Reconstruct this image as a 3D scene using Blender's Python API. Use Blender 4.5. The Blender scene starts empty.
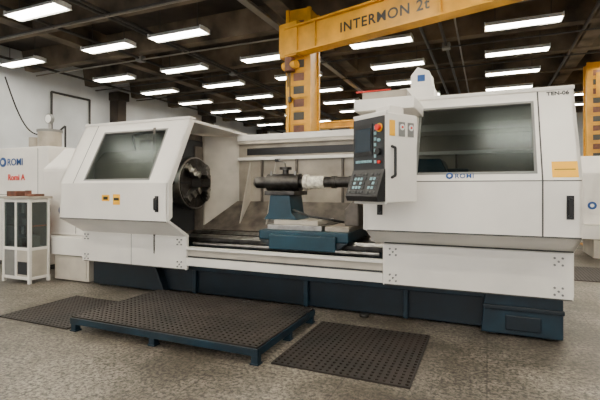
import bpy, bmesh, math, random
from mathutils import Vector, Matrix
random.seed(3)
D=bpy.data; SC=bpy.context.scene; COL=SC.collection

# ------------------------------------------------------------ materials
def mat(name,col,rough=.5,metal=0,var=.06,scale=6,bump=0,spec=.5,emis=0):
    m=D.materials.new(name); m.use_nodes=True
    nt=m.node_tree; b=nt.nodes['Principled BSDF']
    tc=nt.nodes.new('ShaderNodeTexCoord'); n=nt.nodes.new('ShaderNodeTexNoise')
    n.inputs['Scale'].default_value=scale; n.inputs['Detail'].default_value=6
    nt.links.new(tc.outputs['Object'],n.inputs['Vector'])
    r=nt.nodes.new('ShaderNodeValToRGB')
    r.color_ramp.elements[0].position=.3; r.color_ramp.elements[1].position=.7
    r.color_ramp.elements[0].color=[c*(1-var*2) for c in col]+[1]
    r.color_ramp.elements[1].color=[min(1,c*(1+var)) for c in col]+[1]
    nt.links.new(n.outputs['Fac'],r.inputs['Fac']); nt.links.new(r.outputs['Color'],b.inputs['Base Color'])
    b.inputs['Roughness'].default_value=rough; b.inputs['Metallic'].default_value=metal
    b.inputs['Specular IOR Level'].default_value=spec
    if bump:
        bp=nt.nodes.new('ShaderNodeBump'); bp.inputs['Strength'].default_value=bump
        n2=nt.nodes.new('ShaderNodeTexNoise'); n2.inputs['Scale'].default_value=scale*8
        nt.links.new(tc.outputs['Object'],n2.inputs['Vector'])
        nt.links.new(n2.outputs['Fac'],bp.inputs['Height']); nt.links.new(bp.outputs['Normal'],b.inputs['Normal'])
    if emis:
        b.inputs['Emission Color'].default_value=list(col)+[1]; b.inputs['Emission Strength'].default_value=emis
    return m
WHITE=mat('white_enamel',(.88,.845,.78),.35,var=.05,scale=1.6)
CREAM=mat('cream_enamel',(.38,.335,.27),.4,var=.18,scale=3)  # colour lowered so the guard interior looks more shadowed
CREAMD=mat('dark_cream',(.12,.10,.08),.35,var=.35,scale=5)  # cream darkened further; interior shade put into the colour
INNER=mat('inner_panel_enamel',(.52,.475,.40),.45,var=.1,scale=3)  # inner panels darkened in colour to deepen the interior shade
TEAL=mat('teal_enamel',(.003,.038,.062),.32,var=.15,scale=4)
TEALM=mat('mid_teal_paint',(.002,.018,.032),.45,var=.3,scale=4)  # mottled mid teal, between the other two in tone
TEALD=mat('shaded_teal_enamel',(.0012,.008,.015),.42,var=.2,scale=4)  # teal darkened; shade on the recessed base put into the colour
BLACK=mat('black_plastic',(.008,.008,.009),.4)
DARK=mat('dark_grey_panel',(.02,.022,.025),.45)
SEAM=mat('seam_shadow_gap',(.06,.06,.055),.8)
STEEL=mat('bare_steel',(.36,.35,.33),.28,metal=1,var=.2,scale=9)
DSTEEL=mat('dark_oiled_steel',(.07,.065,.06),.3,metal=.9,var=.3,scale=9)
BRIGHT=mat('machined_bright_part',(.85,.74,.62),.35,var=.3,scale=20)
RUBBER=mat('black_rubber',(.020,.014,.011),.55,var=.4,scale=2.2)
YEL=mat('crane_yellow',(.66,.32,.005),.45,var=.16,scale=3)
YLAB=mat('yellow_label',(1,.50,.0),.5,var=.01)
RED=mat('red_plastic',(.7,.02,.01),.4)
BLUE=mat('blue_logo',(.01,.07,.25),.4); KEYS=mat('key_caps',(.25,.45,.50),.5)
SCREEN=mat('lcd_screen',(.02,.035,.05),.15)
WOOD=mat('brown_wood',(.14,.045,.02),.5,var=.25,scale=8)
GREYP=mat('grey_paint',(.20,.20,.19),.5)
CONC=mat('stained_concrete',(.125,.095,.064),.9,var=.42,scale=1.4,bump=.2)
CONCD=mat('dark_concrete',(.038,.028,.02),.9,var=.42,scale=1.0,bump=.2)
WALL=mat('wall_paint_white',(.66,.69,.71),.8,var=.1,scale=.8)
TUBE=mat('lit_fluorescent_tube',(1,.94,.82),.5,var=0,emis=37)
REFL=mat('lamp_reflector',(.85,.85,.82),.3)
PIPE=mat('grey_conduit',(.03,.027,.024),.5)
PIPEL=mat('galvanised_conduit',(.22,.20,.17),.4,metal=.5)
def glass(name,tint,mix,r=.12):
    m=D.materials.new(name); m.use_nodes=True; nt=m.node_tree; nt.nodes.clear()
    o=nt.nodes.new('ShaderNodeOutputMaterial'); mx=nt.nodes.new('ShaderNodeMixShader')
    t=nt.nodes.new('ShaderNodeBsdfTransparent'); g=nt.nodes.new('ShaderNodeBsdfGlossy')
    t.inputs[0].default_value=tint+(1,); g.inputs['Color'].default_value=(.8,.9,.9,1); g.inputs['Roughness'].default_value=r
    mx.inputs[0].default_value=mix
    nt.links.new(t.outputs[0],mx.inputs[1]); nt.links.new(g.outputs[0],mx.inputs[2]); nt.links.new(mx.outputs[0],o.inputs[0])
    return m
GLASS=glass('tinted_polycarbonate',(.60,.63,.62),.03,.2)
GLASSC=glass('cabinet_glass',(.5,.53,.53),.08)
def floor_mat():
    m=D.materials.new('terrazzo_floor'); m.use_nodes=True; nt=m.node_tree; b=nt.nodes['Principled BSDF']
    N=nt.nodes.new; L=nt.links.new
    tc=N('ShaderNodeTexCoord')
    sp=N('ShaderNodeTexNoise'); sp.inputs['Scale'].default_value=28; sp.inputs['Detail'].default_value=6; sp.inputs['Roughness'].default_value=.8
    L(tc.outputs['Object'],sp.inputs['Vector'])
    r=N('ShaderNodeValToRGB'); r.color_ramp.elements[0].position=.43; r.color_ramp.elements[1].position=.57
    r.color_ramp.elements[0].color=(.038,.032,.025,1); r.color_ramp.elements[1].color=(.33,.295,.24,1)
    L(sp.outputs['Fac'],r.inputs['Fac'])
    st=N('ShaderNodeTexNoise'); st.inputs['Scale'].default_value=.7; st.inputs['Detail'].default_value=12; st.inputs['Roughness'].default_value=.75
    L(tc.outputs['Object'],st.inputs['Vector'])
    r2=N('ShaderNodeValToRGB'); r2.color_ramp.elements[0].position=.44; r2.color_ramp.elements[1].position=.59
    r2.color_ramp.elements[0].color=(.36,.34,.31,1); r2.color_ramp.elements[1].color=(1,1,1,1)
    L(st.outputs['Fac'],r2.inputs['Fac'])
    mx=N('ShaderNodeMixRGB'); mx.blend_type='MULTIPLY'; mx.inputs[0].default_value=1
    L(r.outputs[0],mx.inputs[1]); L(r2.outputs[0],mx.inputs[2])
    br=N('ShaderNodeTexBrick'); br.offset=0; br.inputs['Scale'].default_value=1
    br.inputs['Color1'].default_value=(1,1,1,1); br.inputs['Color2'].default_value=(.9,.9,.9,1); br.inputs['Mortar'].default_value=(.45,.43,.4,1)
    br.inputs['Mortar Size'].default_value=.005; br.inputs['Brick Width'].default_value=1.1; br.inputs['Row Height'].default_value=1.1
    L(tc.outputs['Object'],br.inputs['Vector'])
    m2=N('ShaderNodeMixRGB'); m2.blend_type='MULTIPLY'; m2.inputs[0].default_value=1
    L(mx.outputs[0],m2.inputs[1]); L(br.outputs['Color'],m2.inputs[2]); L(m2.outputs[0],b.inputs['Base Color'])
    b.inputs['Roughness'].default_value=.42
    return m
FLOOR=floor_mat()

# ------------------------------------------------------------ mesh helpers
class B:
    def __init__(s): s.bm=bmesh.new(); s.mats=[]
    def mi(s,m):
        if m not in s.mats: s.mats.append(m)
        return s.mats.index(m)
    def poly(s,pts,m,faces):
        v=[s.bm.verts.new(p) for p in pts]; i=s.mi(m)
        for f in faces:
            try:
                fc=s.bm.faces.new([v[k] for k in f]); fc.material_index=i
            except ValueError: pass
    def hexa(s,p,m):
        s.poly(p,m,[(0,3,2,1),(4,5,6,7),(0,1,5,4),(1,2,6,5),(2,3,7,6),(3,0,4,7)])
    def box(s,x0,x1,y0,y1,z0,z1,m):
        s.hexa([(x0,y0,z0),(x1,y0,z0),(x1,y1,z0),(x0,y1,z0),(x0,y0,z1),(x1,y0,z1),(x1,y1,z1),(x0,y1,z1)],m)
    def prism(s,pts,ax,a,b_,m):
        n=len(pts)
        def P(q,t):
            if ax=='x': return (t,q[0],q[1])
            if ax=='y': return (q[0],t,q[1])
            return (q[0],q[1],t)
        v=[P(q,a) for q in pts]+[P(q,b_) for q in pts]
        f=[tuple(range(n)),tuple(range(2*n-1,n-1,-1))]+[(i,(i+1)%n,n+(i+1)%n,n+i) for i in range(n)]
        s.poly(v,m,f)
    def cyl(s,p0,p1,r0,m,r1=None,n=24):
        r1=r0 if r1 is None else r1
        p0=Vector(p0);p1=Vector(p1);z=(p1-p0).normalized()
        x=z.orthogonal().normalized(); y=z.cross(x)
        A=[p0+(x*math.cos(2*math.pi*i/n)+y*math.sin(2*math.pi*i/n))*r0 for i in range(n)]
        C=[p1+(x*math.cos(2*math.pi*i/n)+y*math.sin(2*math.pi*i/n))*r1 for i in range(n)]
        s.poly(A+C,m,[tuple(range(n)),tuple(range(2*n-1,n-1,-1))]+[(i,(i+1)%n,n+(i+1)%n,n+i) for i in range(n)])
    def tube(s,pts,r,m,n=8):
        for a,b_ in zip(pts[:-1],pts[1:]): s.cyl(a,b_,r,m,n=n)
    def done(s,name,parent=None,bevel=0,smooth=False,loc=None,rz=0):
        bmesh.ops.recalc_face_normals(s.bm,faces=s.bm.faces)
        me=D.meshes.new(name); s.bm.to_mesh(me); s.bm.free()
        for m in s.mats: me.materials.append(m)
        o=D.objects.new(name,me); COL.objects.link(o)
        if loc: o.location=loc
        o.rotation_euler[2]=rz
        if parent: 
            o.parent=parent; o.matrix_parent_inverse=Matrix.Translation(parent.location).inverted()
        if bevel:
            md=o.modifiers.new('bevel','BEVEL'); md.width=bevel; md.segments=2; md.limit_method='ANGLE'; md.angle_limit=math.radians(40)
        if smooth:
            for p in me.polygons: p.use_smooth=True
            try:
                me.set_sharp_from_angle(angle=math.radians(35))
            except Exception: pass
        return o
def empty(name,loc):
    e=D.objects.new(name,None); e.location=loc; e.empty_display_size=.3; COL.objects.link(e); return e
def text(name,s,loc,rot,size,m,parent,off=0,ext=.002,align='LEFT',sp=1):
    c=D.curves.new(name,'FONT'); c.body=s; c.size=size; c.extrude=ext; c.offset=off; c.align_x=align; c.space_character=sp
    c.materials.append(m); o=D.objects.new(name,c); COL.objects.link(o); o.location=loc; o.rotation_euler=rot
    o.parent=parent; o.matrix_parent_inverse=Matrix.Translation(parent.location).inverted(); return o

# ------------------------------------------------------------ room
XL,XR,YF,YB,ZC=-12.5,12.5,-6.,24.,5.6
b=B(); b.box(XL,XR,YF,YB,-.1,0,FLOOR); b.done('floor')
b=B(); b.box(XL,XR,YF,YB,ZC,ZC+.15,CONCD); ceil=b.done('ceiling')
b=B(); b.box(XL-.2,XL,YF,YB,0,ZC,WALL); b.done('wall_left')
b=B(); b.box(XR,XR+.2,YF,YB,0,ZC,WALL); b.done('wall_right')
b=B(); b.box(XL-.2,XR+.2,YB,YB+.2,0,ZC,WALL); b.done('wall_back')
y=-3.9; k=0
while y<YB:
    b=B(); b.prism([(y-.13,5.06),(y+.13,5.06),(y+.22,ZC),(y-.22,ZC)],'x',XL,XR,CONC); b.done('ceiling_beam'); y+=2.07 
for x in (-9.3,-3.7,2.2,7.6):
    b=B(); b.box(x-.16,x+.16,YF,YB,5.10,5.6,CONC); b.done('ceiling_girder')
b=B()
for x in (-11.6,-8.4,-6.95,-6.8,-1.3,-.9,1.9): b.cyl((x,YF,5.02),(x,YB,5.02),.036,PIPE,n=8)
b.box(-4.15,-4.0,YF,YB,5.0,5.06,PIPEL); b.cyl((-.6,YF,5.03),(-.6,YB,5.03),.02,PIPEL,n=8)
for yy in (6.2,6.28,8.75,10.9,12.8): b.cyl((XL,yy,4.99),(XR,yy,4.99),.02,PIPEL if yy in (6.28,8.75) else PIPE,n=8)
for x,yy in ((-8.4,8.75),(-1.3,8.75),(-6.9,10.9),(1.9,8.75),(-.9,10.9)): b.box(x-.09,x+.09,yy-.09,yy+.09,4.94,5.08,GREYP)
b.done('ceiling_conduit')
for yy in (11.7,17.2,22.5):
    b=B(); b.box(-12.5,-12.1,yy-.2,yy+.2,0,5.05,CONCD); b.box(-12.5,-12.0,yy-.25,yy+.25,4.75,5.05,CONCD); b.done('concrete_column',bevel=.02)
b=B()
b.tube([(-12.44,9.2,3.0),(-12.44,9.2,4.6),(-12.44,10.6,4.6),(-12.44,10.6,2.4)],.035,PIPE)
b.tube([(-12.44,14.,4.4),(-12.44,14.,2.)],.035,PIPE)
b.box(-12.5,-12.38,9.1,9.3,2.75,3.02,GREYP); b.done('wall_conduit')
b=B(); pts=[(-12.3,7.7+1.1*t,4.7-1.5*t-.5*math.sin(t*3.14)) for t in [i/14 for i in range(15)]]
b.tube(pts,.02,BLACK); b.done('hanging_cable')
# small gantry crane far behind, seen only just above the machine
b=B(); b.box(-7.4,-4.6,16.1,16.3,4.0,4.2,YEL); b.box(-7.4,-4.6,16.0,16.4,3.97,4.0,YEL); b.box(-7.4,-4.6,16.0,16.4,4.2,4.23,YEL)
for x in (-7.2,-4.8): b.box(x-.1,x+.1,16.1,16.3,0,4.0,YEL); b.box(x-.2,x+.2,15.7,16.7,0,.08,YEL)
b.done('gantry_crane')

# ------------------------------------------------------------ lamps
lm=None
def lamp(x,y):
    global lm
    if lm is None:
        b=B(); L=.7
        b.prism([(-.19,-.03),(-.1,.07),(.1,.07),(.19,-.03),(.17,-.03),(.09,.05),(-.09,.05),(-.17,-.03)],'x',-L,L,REFL)
        b.box(-L,-L+.02,-.17,.17,-.03,.06,REFL); b.box(L-.02,L,-.17,.17,-.03,.06,REFL)
        for yy in (-.08,.08): b.box(-L+.03,L-.03,yy-.028,yy+.028,-.03,.02,TUBE)
        for xx in (-.5,.5): b.cyl((xx,0,.07),(xx,0,.695),.008,PIPE,n=6)
        o=b.done('fluorescent_light',loc=(x,y,4.9)); lm=o.data
    else:
        o=D.objects.new('fluorescent_light',lm); COL.objects.link(o); o.location=(x,y,4.9)
for x in (-11.2,-8.15,-6.1,-.4,2.4,5.2): lamp(x,7.45)
for yy in (9.65,11.6,13.6,15.7,17.7,19.8):
    for x in (-10.3,-7.7,-5.1,-2.2,.65,3.5,6.3): lamp(x,yy)
for yy in (5.4,3.3,1.2,-.9,-3.):
    for x in (-10.3,-7.7,-5.1,-2.2,.65,3.5,6.3): lamp(x,yy)

# ------------------------------------------------------------ lathe
M=empty('cnc_lathe',(-2.6,5.6,0))
KY,KZ,TY,TZ=4.6,1.67,5.08,2.61
sl=Vector((0,TY-KY,TZ-KZ)); sn=Vector((0,-(TZ-KZ),TY-KY)).normalized()
def S(x,t,o=0):
    p=Vector((x,KY,KZ))+sl*t+sn*o; return tuple(p)
def slab(b,x0,x1,t0,t1,o0,o1,m):
    b.hexa([S(x0,t0,o0),S(x1,t0,o0),S(x1,t0,o1),S(x0,t0,o1),S(x0,t1,o0),S(x1,t1,o0),S(x1,t1,o1),S(x0,t1,o1)],m)
def shell(name,x0,x1,wx0,wx1,wt0,wt1,bz,capleft,m=WHITE):
    b=B(); th=.04
    slab(b,x0,wx0,0,1,-th,0,m); slab(b,wx1,x1,0,1,-th,0,m)
    slab(b,wx0,wx1,0,wt0,-th,0,m); slab(b,wx0,wx1,wt1,1,-th,0,m)
    b.prism([(KY,1.14),(KY,KZ),(KY+th,KZ),(KY+th,1.16)],'x',x0,x1,m)
    b.prism([(5.05,bz),(KY,1.14),(KY+th,1.16),(5.06,bz+.04)],'x',x0,x1,m)
    b.prism([(TY,TZ),(6.7,2.57),(6.7,2.53),(TY,TZ-.04)],'x',x0,x1,m)
    prof=[(5.05,bz),(KY,1.14),(KY,KZ),(TY,TZ),(6.7,2.57),(6.7,.5),(5.05,.5)]
    if capleft: b.prism(prof,'x',x0,x0+.03,m)
    else: b.prism(prof,'x',x1-.03,x1,m)
    b.done(name,M)
    b=B(); slab(b,wx0,wx1,wt0,wt1,-.03,-.022,GLASS); b.done(name+'_window',M)
    b=B(); w=.02; q=w/sl.length
    for a in ((wx0-w,wx1+w,wt0-q,wt0+q*.3),(wx0-w,wx1+w,wt1-q*.3,wt1+q),(wx0-w,wx0+.005,wt0,wt1),(wx1-.005,wx1+w,wt0,wt1)):
        slab(b,*a,-.03,.004,GREYP)
    b.done(name+'_gasket',M)
shell('headstock_guard',-6.04,-3.95,-5.53,-4.3,.06,.84,.88,True)
shell('sliding_door_guard',-1.22,.80,-.68,.42,.09,.86,.95,False)
b=B()
for x in (-3.955,-1.225):
    b.prism([(KY,1.14),(KY,KZ),(TY,TZ),(TY+.1,TZ-.02),(KY+.09,KZ-.02),(KY+.09,1.2)],'x',x-.02,x+.02,WHITE)
b.box(-6.05,-3.93,TY-.02,TY+.12,TZ-.01,TZ+.03,WHITE)
b.box(-1.24,.81,TY-.02,TY+.12,TZ-.01,TZ+.03,WHITE)
b.done('guard_lip',M,bevel=.008)
b=B()
slab(b,.472,.486,0,1,0,.003,SEAM); b.box(.472,.486,KY-.003,KY,1.14,KZ,SEAM)
slab(b,-5.75,-5.742,0,1,0,.003,SEAM)
b.box(-1.2,.79,KY-.003,KY,1.133,1.147,SEAM); b.box(-6.03,-3.97,KY-.003,KY,1.133,1.147,SEAM)
b.box(-1.2,.79,KY-.002,KY,1.664,1.673,SEAM)
b.prism([(5.0,.955),(5.0,.967),(5.03,.967),(5.03,.955)],'x',-1.1,.79,SEAM)
b.done('panel_seams',M)
b=B()
b.box(-6.04,-3.95,5.0,5.06,.42,.90,WHITE); b.box(-1.12,.79,5.0,5.06,.47,.95,WHITE)
b.box(-6.04,-6.0,5.06,5.3,.42,.9,WHITE); b.box(.75,.79,5.06,6.6,.47,.95,WHITE)
b.done('front_apron',M,bevel=.012)
b=B()
for cx,cz in ((-5.93,.5),(-5.93,.82),(-4.07,.5),(-4.07,.82),(-1.0,.56),(.66,.56),(.66,.86),(-1.0,.86)):
    for dx,dz in ((0,0),(.035,.035),(-.035,.035),(.035,-.035),(-.035,-.035)):
        b.cyl((cx+dx,4.985,cz+dz),(cx+dx,5.0,cz+dz),.011,GREYP,n=10)
b.box(-4.99,-4.983,4.997,5.0,.43,.9,SEAM)
b.box(-6.0,-3.97,4.996,5.0,.423,.435,SEAM); b.box(-1.1,.78,4.996,5.0,.473,.485,SEAM)
b.done('apron_bolts',M)
b=B()
for x,z in ((-4.13,1.38),(-1.06,1.42),(.70,1.42)):
    b.tube([(x,KY,z-.08),(x,KY-.05,z-.07),(x,KY-.05,z+.07),(x,KY,z+.08)],.016,BLACK,n=10)
    b.box(x-.03,x+.03,KY-.008,KY,z-.11,z+.11,BLACK)
b.done('door_handles',M,smooth=True)
b=B()
b.box(-5.15,-5.0,KY-.004,KY,1.41,1.50,YLAB); b.box(-4.93,-4.80,KY-.004,KY,1.36,1.51,YLAB); b.box(-4.915,-4.815,KY-.006,KY,1.42,1.46,BLACK)
slab(b,.56,.77,.03,.19,0,.004,YLAB); slab(b,.58,.75,.105,.112,.004,.006,BLACK)
b.box(-5.12,-5.03,KY-.006,KY,1.43,1.475,BLACK); b.done('warning_labels',M)
p=S(.56,.93,.004); text('machine_number','TEN-06',p,(math.radians(63),0,0),.062,BLACK,M,.0015)
p=S(-.30,.03,.004); text('maker_lettering','ROMI',p,(math.radians(63),0,0),.07,BLUE,M,.001,sp=1.1)
b=B(); c=Vector(S(-.35,.055,.0)); b.cyl(c,c+sn*.005,.036,BLUE,n=20); b.cyl(c+sn*.004,c+sn*.007,.016,WHITE,n=16); b.done('maker_badge',M)
b=B()
b.box(-3.95,-1.12,5.04,5.08,.50,.74,INNER); b.box(-3.95,-1.12,4.99,5.09,.72,.755,WHITE); b.box(-3.95,-1.12,5.0,5.05,.49,.60,WHITE)
b.box(-3.95,-1.12,5.036,5.04,.60,.625,DARK)
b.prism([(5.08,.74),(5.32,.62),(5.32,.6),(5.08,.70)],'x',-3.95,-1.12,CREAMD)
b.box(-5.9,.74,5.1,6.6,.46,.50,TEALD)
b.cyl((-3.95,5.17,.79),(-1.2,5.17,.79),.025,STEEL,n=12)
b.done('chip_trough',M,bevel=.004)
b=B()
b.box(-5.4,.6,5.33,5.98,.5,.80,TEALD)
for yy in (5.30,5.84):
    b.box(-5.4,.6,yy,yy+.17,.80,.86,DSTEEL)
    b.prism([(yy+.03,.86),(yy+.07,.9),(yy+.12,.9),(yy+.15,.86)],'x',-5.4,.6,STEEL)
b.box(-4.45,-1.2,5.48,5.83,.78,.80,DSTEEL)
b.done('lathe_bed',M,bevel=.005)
b=B()
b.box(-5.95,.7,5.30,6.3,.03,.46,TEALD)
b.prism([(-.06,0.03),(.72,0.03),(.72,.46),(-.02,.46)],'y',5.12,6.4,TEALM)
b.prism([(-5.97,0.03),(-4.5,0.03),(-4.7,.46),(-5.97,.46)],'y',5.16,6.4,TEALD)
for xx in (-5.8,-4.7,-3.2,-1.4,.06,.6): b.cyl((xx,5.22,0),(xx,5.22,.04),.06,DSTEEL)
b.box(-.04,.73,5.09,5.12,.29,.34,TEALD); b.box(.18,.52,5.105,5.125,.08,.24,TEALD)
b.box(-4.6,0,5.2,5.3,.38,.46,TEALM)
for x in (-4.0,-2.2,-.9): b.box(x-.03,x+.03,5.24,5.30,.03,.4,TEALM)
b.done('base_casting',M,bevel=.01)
b=B()
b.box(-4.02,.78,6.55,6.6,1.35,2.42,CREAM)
b.box(-4.02,.78,6.48,6.7,2.42,2.52,WHITE)
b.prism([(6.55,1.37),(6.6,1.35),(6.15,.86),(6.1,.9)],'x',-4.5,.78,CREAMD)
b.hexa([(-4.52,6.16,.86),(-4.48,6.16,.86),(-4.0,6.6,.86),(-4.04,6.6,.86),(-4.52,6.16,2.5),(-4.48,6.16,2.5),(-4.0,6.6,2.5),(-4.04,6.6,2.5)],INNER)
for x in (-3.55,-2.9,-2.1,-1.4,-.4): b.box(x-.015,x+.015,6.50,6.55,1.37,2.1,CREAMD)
for x in (-3.8,-3.3): b.prism([(6.55,2.05),(6.55,1.3),(6.12,.92),(6.2,1.0)],'x',x-.01,x+.01,INNER)
b.box(-4.02,.78,6.49,6.55,2.08,2.13,WHITE); b.box(-4.02,.78,6.49,6.55,2.36,2.42,INNER)
b.box(-3.85,-1.0,6.53,6.552,2.17,2.29,BLACK)
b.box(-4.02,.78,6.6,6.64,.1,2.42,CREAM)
b.done('rear_splash_guard',M,bevel=.006)
b=B()
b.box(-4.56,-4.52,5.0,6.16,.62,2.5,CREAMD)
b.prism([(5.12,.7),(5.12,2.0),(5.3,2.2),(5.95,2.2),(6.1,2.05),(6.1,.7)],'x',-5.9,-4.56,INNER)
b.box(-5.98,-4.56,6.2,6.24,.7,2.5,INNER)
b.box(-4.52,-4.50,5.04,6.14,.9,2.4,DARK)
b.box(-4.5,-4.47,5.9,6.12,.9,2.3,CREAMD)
b.tube([(-5.2,5.3,2.2),(-5.2,5.25,2.45),(-4.9,5.4,2.5)],.02,BLACK)
b.done('headstock',M,bevel=.02)
AY,AZ=5.6,1.68
b=B()
b.cyl((-4.52,AY,AZ),(-4.44,AY,AZ),.33,DSTEEL,n=48); b.cyl((-4.44,AY,AZ),(-4.24,AY,AZ),.41,STEEL,n=64)
b.cyl((-4.245,AY,AZ),(-4.23,AY,AZ),.39,DSTEEL,n=64); b.cyl((-4.235,AY,AZ),(-4.225,AY,AZ),.12,BLACK,n=32)
for i in range(4):
    a=math.pi/4+i*math.pi/2; c,s_=math.cos(a),math.sin(a)
    def q(r,w,x): return (x,AY+c*r-s_*w,AZ+s_*r+c*w)
    for r0,r1,xx in ((.14,.37,-4.17),(.14,.28,-4.12),(.14,.2,-4.07)):
        b.hexa([q(r0,-.05,-4.24),q(r1,-.05,-4.24),q(r1,.05,-4.24),q(r0,.05,-4.24),q(r0,-.05,xx),q(r1,-.05,xx),q(r1,.05,xx),q(r0,.05,xx)],STEEL)
    a+=math.pi/4; c,s_=math.cos(a),math.sin(a)
    b.hexa([q(.15,-.015,-4.232),q(.38,-.015,-4.232),q(.38,.015,-4.232),q(.15,.015,-4.232),q(.15,-.015,-4.227),q(.38,-.015,-4.227),q(.38,.015,-4.227),q(.15,.015,-4.227)],BLACK)
    b.cyl((-4.34,AY+c*.41,AZ+s_*.41),(-4.34,AY+c*.42,AZ+s_*.42),.03,BLACK,n=12)
b.done('four_jaw_chuck',M,bevel=.004,smooth=True)
b=B()
b.box(-2.88,-1.6,5.2,6.14,.9,1.03,TEAL); b.box(-2.7,-1.75,5.14,5.3,.78,.98,TEAL)
b.prism([(-2.88,.9),(-2.7,.78),(-1.75,.78),(-1.6,.9)],'y',5.18,5.24,TEALD)
b.done('saddle',M,bevel=.015)
b=B()
b.box(-2.78,-1.98,5.26,6.0,1.03,1.10,STEEL); b.box(-2.7,-2.05,5.3,5.95,1.10,1.16,INNER)
b.box(-1.95,-1.62,5.3,6.0,1.03,1.09,CREAM)
b.prism([(-2.9,1.16),(-2.38,1.16),(-2.47,1.25),(-2.5,1.5),(-2.8,1.5),(-2.83,1.25)],'y',5.38,5.82,TEAL)
b.box(-2.88,-2.42,5.36,5.84,1.50,1.56,DSTEEL)
b.tube([(-2.45,5.4,1.3),(-2.2,5.35,1.22),(-1.9,5.4,1.18),(-1.7,5.6,1.12)],.018,BLACK)
b.done('tool_post_column',M,bevel=.015)
b=B()
b.cyl((-3.12,AY,AZ),(-2.36,AY,AZ),.085,DSTEEL,n=32); b.cyl((-2.93,AY,AZ),(-2.42,AY,AZ),.125,DSTEEL,n=32)
b.cyl((-3.16,AY,AZ),(-3.12,AY,AZ),.06,STEEL,r1=.08,n=32)
b.cyl((-2.36,AY,AZ),(-2.06,AY,AZ),.095,BRIGHT,r1=.088,n=24); b.cyl((-2.36,AY,AZ),(-2.3,AY,AZ),.11,BRIGHT,n=24)
b.cyl((-2.06,AY,AZ),(-1.0,AY,AZ),.075,DSTEEL,n=32)
for x in (-1.95,-1.7,-1.45): b.cyl((x,AY,AZ),(x+.06,AY,AZ),.088,DSTEEL,n=32)
b.cyl((-2.66,AY,AZ+.1),(-2.66,AY,1.86),.045,DSTEEL); b.cyl((-2.66,AY,1.86),(-2.66,AY,1.90),.09,DSTEEL)
b.tube([(-2.66,AY,1.9),(-2.66,AY-.02,1.96),(-2.76,AY-.05,2.0)],.012,STEEL); b.cyl((-2.8,AY-.05,2.0),(-2.74,AY-.05,2.0),.022,BLACK,n=12)
for x in (-2.86,-2.48): b.cyl((x,AY-.06,AZ+.1),(x,AY-.06,AZ+.16),.02,STEEL,n=10)
b.done('boring_bar',M,smooth=True)
b=B()
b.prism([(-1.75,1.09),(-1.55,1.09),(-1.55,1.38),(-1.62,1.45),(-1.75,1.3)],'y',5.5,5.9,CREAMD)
b.prism([(-1.15,.9),(-.2,.9),(-.3,1.5),(-.5,1.95),(-.95,1.95),(-1.1,1.5)],'y',5.3,5.95,TEAL)
b.cyl((-1.2,AY,AZ),(-.2,AY,AZ),.16,TEAL,n=32)
b.done('tailstock',M,bevel=.02)
b=B()
b.prism([(5.35,.75),(5.35,1.95),(5.8,2.36),(6.6,2.36),(6.6,.75)],'x',-7.5,-6.06,WHITE)
b.done('motor_cover',M,bevel=.05)
b=B()
b.box(-7.42,-6.06,5.16,6.6,.45,.75,WHITE); b.box(-6.95,-6.12,5.2,6.4,.02,.43,INNER)
b.box(-6.9,-6.17,5.19,5.2,.07,.38,INNER)
b.done('end_skirt',M,bevel=.02)
b=B(); b.cyl((-6.95,5.35,1.2),(-6.95,5.34,1.2),.09,BLUE,n=24); b.cyl((-6.95,5.342,1.2),(-6.95,5.335,1.2),.04,WHITE,n=20)
b.box(-6.62,-6.61,5.347,5.352,.8,1.95,SEAM); b.done('round_badge',M)
b=B()
b.box(-1.28,-.66,4.36,5.5,2.40,2.52,WHITE); b.box(-1.2,-.74,4.4,5.3,2.52,2.60,CREAM)
b.box(-1.1,-.85,5.15,5.5,2.5,2.68,WHITE)
b.box(-1.27,-.9,4.39,4.42,2.60,2.615,RED)
b.done('pendant_arm',M,bevel=.015)
b=B()
b.box(-.98,-.58,5.35,5.8,2.6,2.82,WHITE); b.prism([(-.86,2.82),(-.60,2.82),(-.64,3.02),(-.78,3.08),(-.86,2.98)],'y',5.4,5.75,WHITE)
b.box(-.78,-.69,5.39,5.4,2.9,2.98,BLUE); b.box(-1.35,-1.0,5.3,5.7,2.6,2.7,CREAM); b.cyl((-1.15,5.5,2.7),(-1.15,5.5,2.74),.1,RED)
b.done('mist_collector',M,bevel=.02)
PL=(-.88,4.05,0); PR=math.radians(-35)
b=B()
b.prism([(-.47,.02),(0,.02),(0,.42),(-.12,.42),(-.47,.18)],'z',1.46,2.32,WHITE)
b.box(-.48,0.01,0,.03,2.30,2.34,WHITE); b.box(-.47,-.0,0,.02,1.44,2.31,WHITE)
b.box(-.3,-.1,.14,.34,2.3,2.42,WHITE)
b.done('pendant_housing',M,bevel=.012,loc=PL,rz=PR)
b=B()
b.box(-.465,-.008,-.012,0,1.78,2.29,DARK)
b.box(-.44,-.17,-.02,-.01,1.92,2.23,BLACK); b.box(-.42,-.19,-.024,-.018,1.96,2.19,SCREEN)
b.prism([(-.09,1.47),(-.11,1.52),(-.012,1.78),(0,1.78),(0,1.47)],'x',-.475,-.0,BLACK)
for i in range(9):
    for j in range(5):
        t=.12+j*.165; y0=-.11+.098*t; z0=1.52+.26*t; x0=-.445+i*.047
        if i==5: continue
        m=KEYS if (i*j)%4 else DARK
        b.hexa([(x0,y0-.008,z0),(x0+.028,y0-.008,z0),(x0+.028,y0,z0-.004),(x0,y0,z0-.004),(x0,y0+.004,z0+.024),(x0+.028,y0+.004,z0+.024),(x0+.028,y0+.014,z0+.02),(x0,y0+.014,z0+.02)],m)
for i in range(6): b.box(-.42+i*.042,-.39+i*.042,-.02,-.012,1.85,1.875,KEYS)
for j in range(7): b.box(-.14,-.115,-.02,-.012,1.84+j*.055,1.87+j*.055,KEYS)
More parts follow.
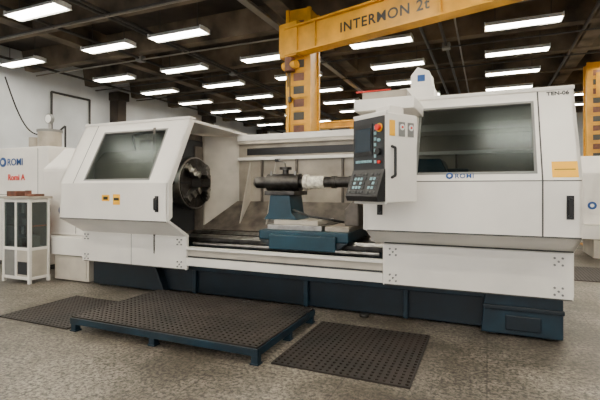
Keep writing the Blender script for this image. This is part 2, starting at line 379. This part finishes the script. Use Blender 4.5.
b.cyl((-.07,-.012,2.18),(-.07,-.05,2.18),.03,RED,n=20); b.cyl((-.07,-.01,2.18),(-.07,-.018,2.18),.042,YLAB,n=20)
b.cyl((-.07,-.012,1.95),(-.07,-.045,1.95),.032,BLACK,n=20)
for z in (2.06,1.85): b.cyl((-.07,-.012,z),(-.07,-.03,z),.016,RED if z<2 else KEYS,n=14)
b.done('pendant_controls',M,loc=PL,rz=PR)
b=B()
b.tube([(0,.08,1.70),(.05,.08,1.72),(.05,.08,1.98),(0,.08,2.0)],.014,BLACK,n=10)
b.box(0,.006,.17,.25,2.10,2.24,GREYP); b.box(0,.006,.29,.37,2.10,2.24,GREYP)
for yy in (.21,.33):
    b.cyl((.006,yy,2.19),(.012,yy,2.19),.03,REFL,n=18); b.cyl((.01,yy,2.19),(.016,yy,2.19),.012,RED,n=12)
b.box(0,.004,.05,.12,2.1,2.25,YLAB)
b.done('pendant_side_fittings',M,loc=PL,rz=PR)

M2=empty('cnc_lathe',(-2.6+9.15,5.6+6.3,0))
for o in list(D.objects):
    if o.parent==M:
        c=o.copy(); COL.objects.link(c); c.parent=M2; c.matrix_parent_inverse=o.matrix_parent_inverse.copy()

# ------------------------------------------------------------ mats and platform
def perf(name,x0,x1,y0,y1,z0,z1,cell=.055,parent=None):
    bm=bmesh.new(); nx=int((x1-x0)/cell); ny=int((y1-y0)/cell)
    def coords(a,c,n):
        st=(c-a)/n; out=[a]
        for i in range(n): out+= [a+(i+.27)*st,a+(i+.73)*st]
        return out+[c]
    xs=coords(x0,x1,nx); ys=coords(y0,y1,ny)
    V=[[bm.verts.new((x,y,z1)) for y in ys] for x in xs]
    for i in range(len(xs)-1):
        for j in range(len(ys)-1):
            if i%2==1 and j%2==1: continue
            bm.faces.new((V[i][j],V[i+1][j],V[i+1][j+1],V[i][j+1]))
    me=D.meshes.new(name); bm.to_mesh(me); bm.free(); me.materials.append(RUBBER)
    o=D.objects.new(name,me); COL.objects.link(o)
    s=o.modifiers.new('s','SOLIDIFY'); s.thickness=z1-z0; s.offset=-1
    if parent: o.parent=parent; o.matrix_parent_inverse=Matrix.Translation(parent.location).inverted()
    return o
perf('rubber_mat',-5.55,-4.35,3.40,4.50,0,.016)
perf('rubber_mat',-1.80,-.56,3.48,4.80,0,.016,cell=.062)
perf('rubber_mat',1.3,3.4,8.7,10.2,0,.016)
Pm=empty('operator_platform',(-3.08,4.1,0))
perf('rubber_top',-4.27,-1.9,3.40,4.78,.145,.165,cell=.062,parent=Pm)
b=B()
b.box(-4.28,-1.89,3.385,3.44,.08,.148,TEALM); b.box(-4.28,-1.89,4.74,4.79,.08,.148,TEALM)
b.box(-4.28,-4.23,3.40,4.79,.08,.148,TEALM); b.box(-1.94,-1.885,3.40,4.79,.08,.148,TEALM)
for i in range(9): b.box(-4.2+i*.275,-4.12+i*.275,3.46,4.74,.12,.144,WOOD)
for x in (-4.27,-3.15,-1.96):
    for y in (3.39,4.08,4.70): b.box(x,x+.07,y,y+.07,0,.08,TEALM); b.box(x-.01,x+.08,y-.01,y+.08,0,.015,TEALM)
b.done('frame',Pm,bevel=.004)

# ------------------------------------------------------------ tool cabinet (left)
Cb=empty('tool_cabinet',(-7.28,4.97,0)); b=B()
x0,x1,y0,y1=-7.66,-6.95,4.74,5.12
for x in (x0,x1-.05):
    for y in (y0,y1-.05): b.box(x,x+.05,y,y+.05,0,1.42,WHITE)
for z in (.06,.55,1.36):
    b.box(x0+.01,x1-.01,y0+.01,y1-.01,z,z+.05,WHITE)
b.box(x0+.33,x0+.37,y0+.005,y0+.045,.1,1.4,WHITE)
b.box(x0,x1,y1-.02,y1,.1,1.4,WOOD); b.box(x0,x0+.02,y0,y1,.1,1.4,WOOD)
b.box(x0+.02,x1-.02,y0+.06,y1-.02,.95,.97,WOOD)
b.done('cabinet_frame',Cb,bevel=.006)
b=B(); b.box(x0+.05,x0+.33,y0+.02,y0+.026,.6,1.36,GLASSC); b.box(x0+.37,x1-.05,y0+.02,y0+.026,.6,1.36,GLASSC)
b.box(x1-.03,x1-.024,y0+.05,y1-.05,.6,1.36,GLASSC); b.done('cabinet_glazing',Cb)
b=B(); b.box(x0+.05,x0+.33,y0+.02,y0+.03,.11,.55,GREYP); b.box(x0+.37,x1-.05,y0+.02,y0+.03,.11,.55,INNER); b.box(x1-.03,x1-.02,y0+.05,y1-.05,.11,.55,INNER)
b.box(x0+.4,x1-.08,y0+.01,y0+.02,.15,.36,DARK)
for i in range(6):
    h=random.uniform(.06,.2); xx=x0+.06+i*.1
    b.box(xx,xx+.07,y0+.12,y0+.25,.97,.97+h,random.choice([WOOD,CREAM,GREYP,DARK])); b.box(xx,xx+.07,y0+.12,y0+.25,.60,.60+h,random.choice([WOOD,CREAM,GREYP]))
b.done('cabinet_contents',Cb)
b=B(); b.box(x0-.02,x1+.03,y0-.03,y1+.02,1.42,1.46,CREAM); b.box(x0+.05,x0+.3,y0+.05,y0+.3,1.46,1.55,WOOD); b.cyl((x0+.47,y0+.15,1.46),(x0+.47,y0+.15,1.56),.05,WOOD); b.box(x0+.54,x0+.7,y0+.08,y0+.28,1.46,1.50,WOOD); b.done('cabinet_top',Cb,bevel=.005)

E=empty('electrical_cabinet',(-8.7,6.15,0)); b=B()
b.box(-9.7,-7.8,5.7,6.6,.1,2.42,WHITE); b.box(-9.65,-7.85,5.75,6.55,0,.1,DARK); b.done('cabinet_body',E,bevel=.02)
b=B(); b.box(-8.10,-8.094,5.694,5.7,.15,2.38,SEAM); b.box(-9.66,-7.84,5.694,5.7,1.46,1.47,SEAM)
b.box(-8.66,-8.62,5.66,5.7,1.0,1.25,BLACK); b.cyl((-9.16,5.7,2.13),(-9.16,5.69,2.13),.1,BLUE,n=20); b.cyl((-9.16,5.69,2.13),(-9.16,5.685,2.13),.045,WHITE,n=20)
b.done('cabinet_doors',E)
text('cabinet_lettering','ROMI',(-9.02,5.69,2.06),(math.pi/2,0,0),.2,BLUE,E,.003)
text('cabinet_red_lettering','Romi A',(-9.0,5.69,1.76),(math.pi/2,0,0),.17,RED,E,.004)
A=empty('air_filter',(-8.35,6.1,2.42)); b=B()
b.cyl((-8.3,6.1,2.42),(-8.3,6.1,2.75),.22,CREAM,n=28); b.cyl((-8.3,6.1,2.75),(-8.3,6.1,2.80),.24,GREYP,n=28)
b.cyl((-8.75,6.1,2.42),(-8.75,6.1,2.66),.12,CREAM,n=20)
b.tube([(-8.3,6.1,2.8),(-8.3,6.1,2.95)],.03,STEEL); b.cyl((-8.3,6.13,3.03),(-8.3,6.06,3.03),.1,GREYP,n=24); b.cyl((-8.3,6.06,3.03),(-8.3,6.055,3.03),.085,REFL,n=24)
b.tube([(-8.3,6.2,2.7),(-8.1,6.3,2.9),(-8.1,6.3,2.42)],.02,BLACK)
b.done('filter_canister',A,smooth=True)

# ------------------------------------------------------------ jib cranes
def jib(cx,cy,ang,L,label,z0=4.14,z1=4.60,w=.22,zt=5.02):
    J=empty('jib_crane',(cx,cy,0)); v=Vector((math.cos(ang),math.sin(ang),0)); n=Vector((-v.y,v.x,0))*-1
    b=B()
    # box-section mast with corner angles and welded lacing on the faces
    b.box(cx-w,cx+w,cy-w,cy+w,0,zt,YEL)
    for sx in (-1,1): 
        for sy in (-1,1):
            b.box(cx+sx*w-.035,cx+sx*w+.035,cy+sy*w-.035,cy+sy*w+.035,0,zt,YEL)
    z=.1; k=0
    while z<zt-.4:
        b.box(cx-.11,cx+.11,cy-w-.004,cy-w,z+.05,z+.2,SEAM if k%2 else WOOD)
        b.box(cx-w,cx+w,cy-w-.02,cy-w,z-.03,z+.01,YEL)
        z+=.25; k+=1
    b.box(cx-w-.1,cx+w+.1,cy-w-.1,cy+w+.1,0,.04,YEL)
    b.done('mast',J)
    b=B(); C=Vector((cx,cy,0))-v*.12+n*(w+.1)
    def seg(o0,o1,za,zb,s0=0,s1=L):
        q=lambda s,o,z:(C.x+v.x*s+n.x*o,C.y+v.y*s+n.y*o,z)
        b.hexa([q(s0,o0,za),q(s1,o0,za),q(s1,o1,za),q(s0,o1,za),q(s0,o0,zb),q(s1,o0,zb),q(s1,o1,zb),q(s0,o1,zb)],YEL)
    seg(-.06,.06,z0,z1); seg(-.13,.13,z0-.035,z0); seg(-.13,.13,z1,z1+.035)
    seg(-.3,.1,z0-.06,z1+.12,-.14,.3)
    for s in (.7,3.0,4.0): seg(.06,.10,z0,z1,s,s+.03)
    b.done('jib_beam',J,bevel=.006)
    b=B(); q=lambda s,o,z:(C.x+v.x*s+n.x*o,C.y+v.y*s+n.y*o,z)
    b.cyl(q(.05,0,z0-.32),q(.05,0,z0-.04),.1,WOOD,n=20); b.cyl(q(-.1,0,z0-.2),q(.22,0,z0-.2),.08,YEL,n=20)
    b.tube([q(.05,0,z0-.32),q(.05,0,z0-.8)],.012,DSTEEL); b.tube([q(.0,0,z0-.32),q(.0,0,z0-.6)],.012,DSTEEL)
    b.cyl(q(.05,0,z0-.8),q(.05,0,z0-.9),.035,DSTEEL,n=14)
    b.done('chain_hoist',J,smooth=True)
    if label:
        p=q(1.24,.063,(z0+z1)/2-.09); text('capacity_lettering',label,p,(math.pi/2,0,ang),.235,BLACK,J,.004,.003,sp=1.12)
    return J
jib(-3.3,7.75,math.atan2(-.276,.961),5.2,'INTERMON 2t')
jib(2.75,14.1,math.radians(75),3.0,None)

cam=D.cameras.new('camera'); co=D.objects.new('camera',cam); COL.objects.link(co)
co.location=(0,0,1.6); co.rotation_euler=(math.pi/2,0,math.radians(23.5)); cam.lens=25.8; cam.sensor_width=36; cam.shift_y=-.02
SC.camera=co
w=D.worlds.new('world'); SC.world=w; w.use_nodes=True
w.node_tree.nodes['Background'].inputs[0].default_value=(1,.98,.96,1); w.node_tree.nodes['Background'].inputs[1].default_value=1.8
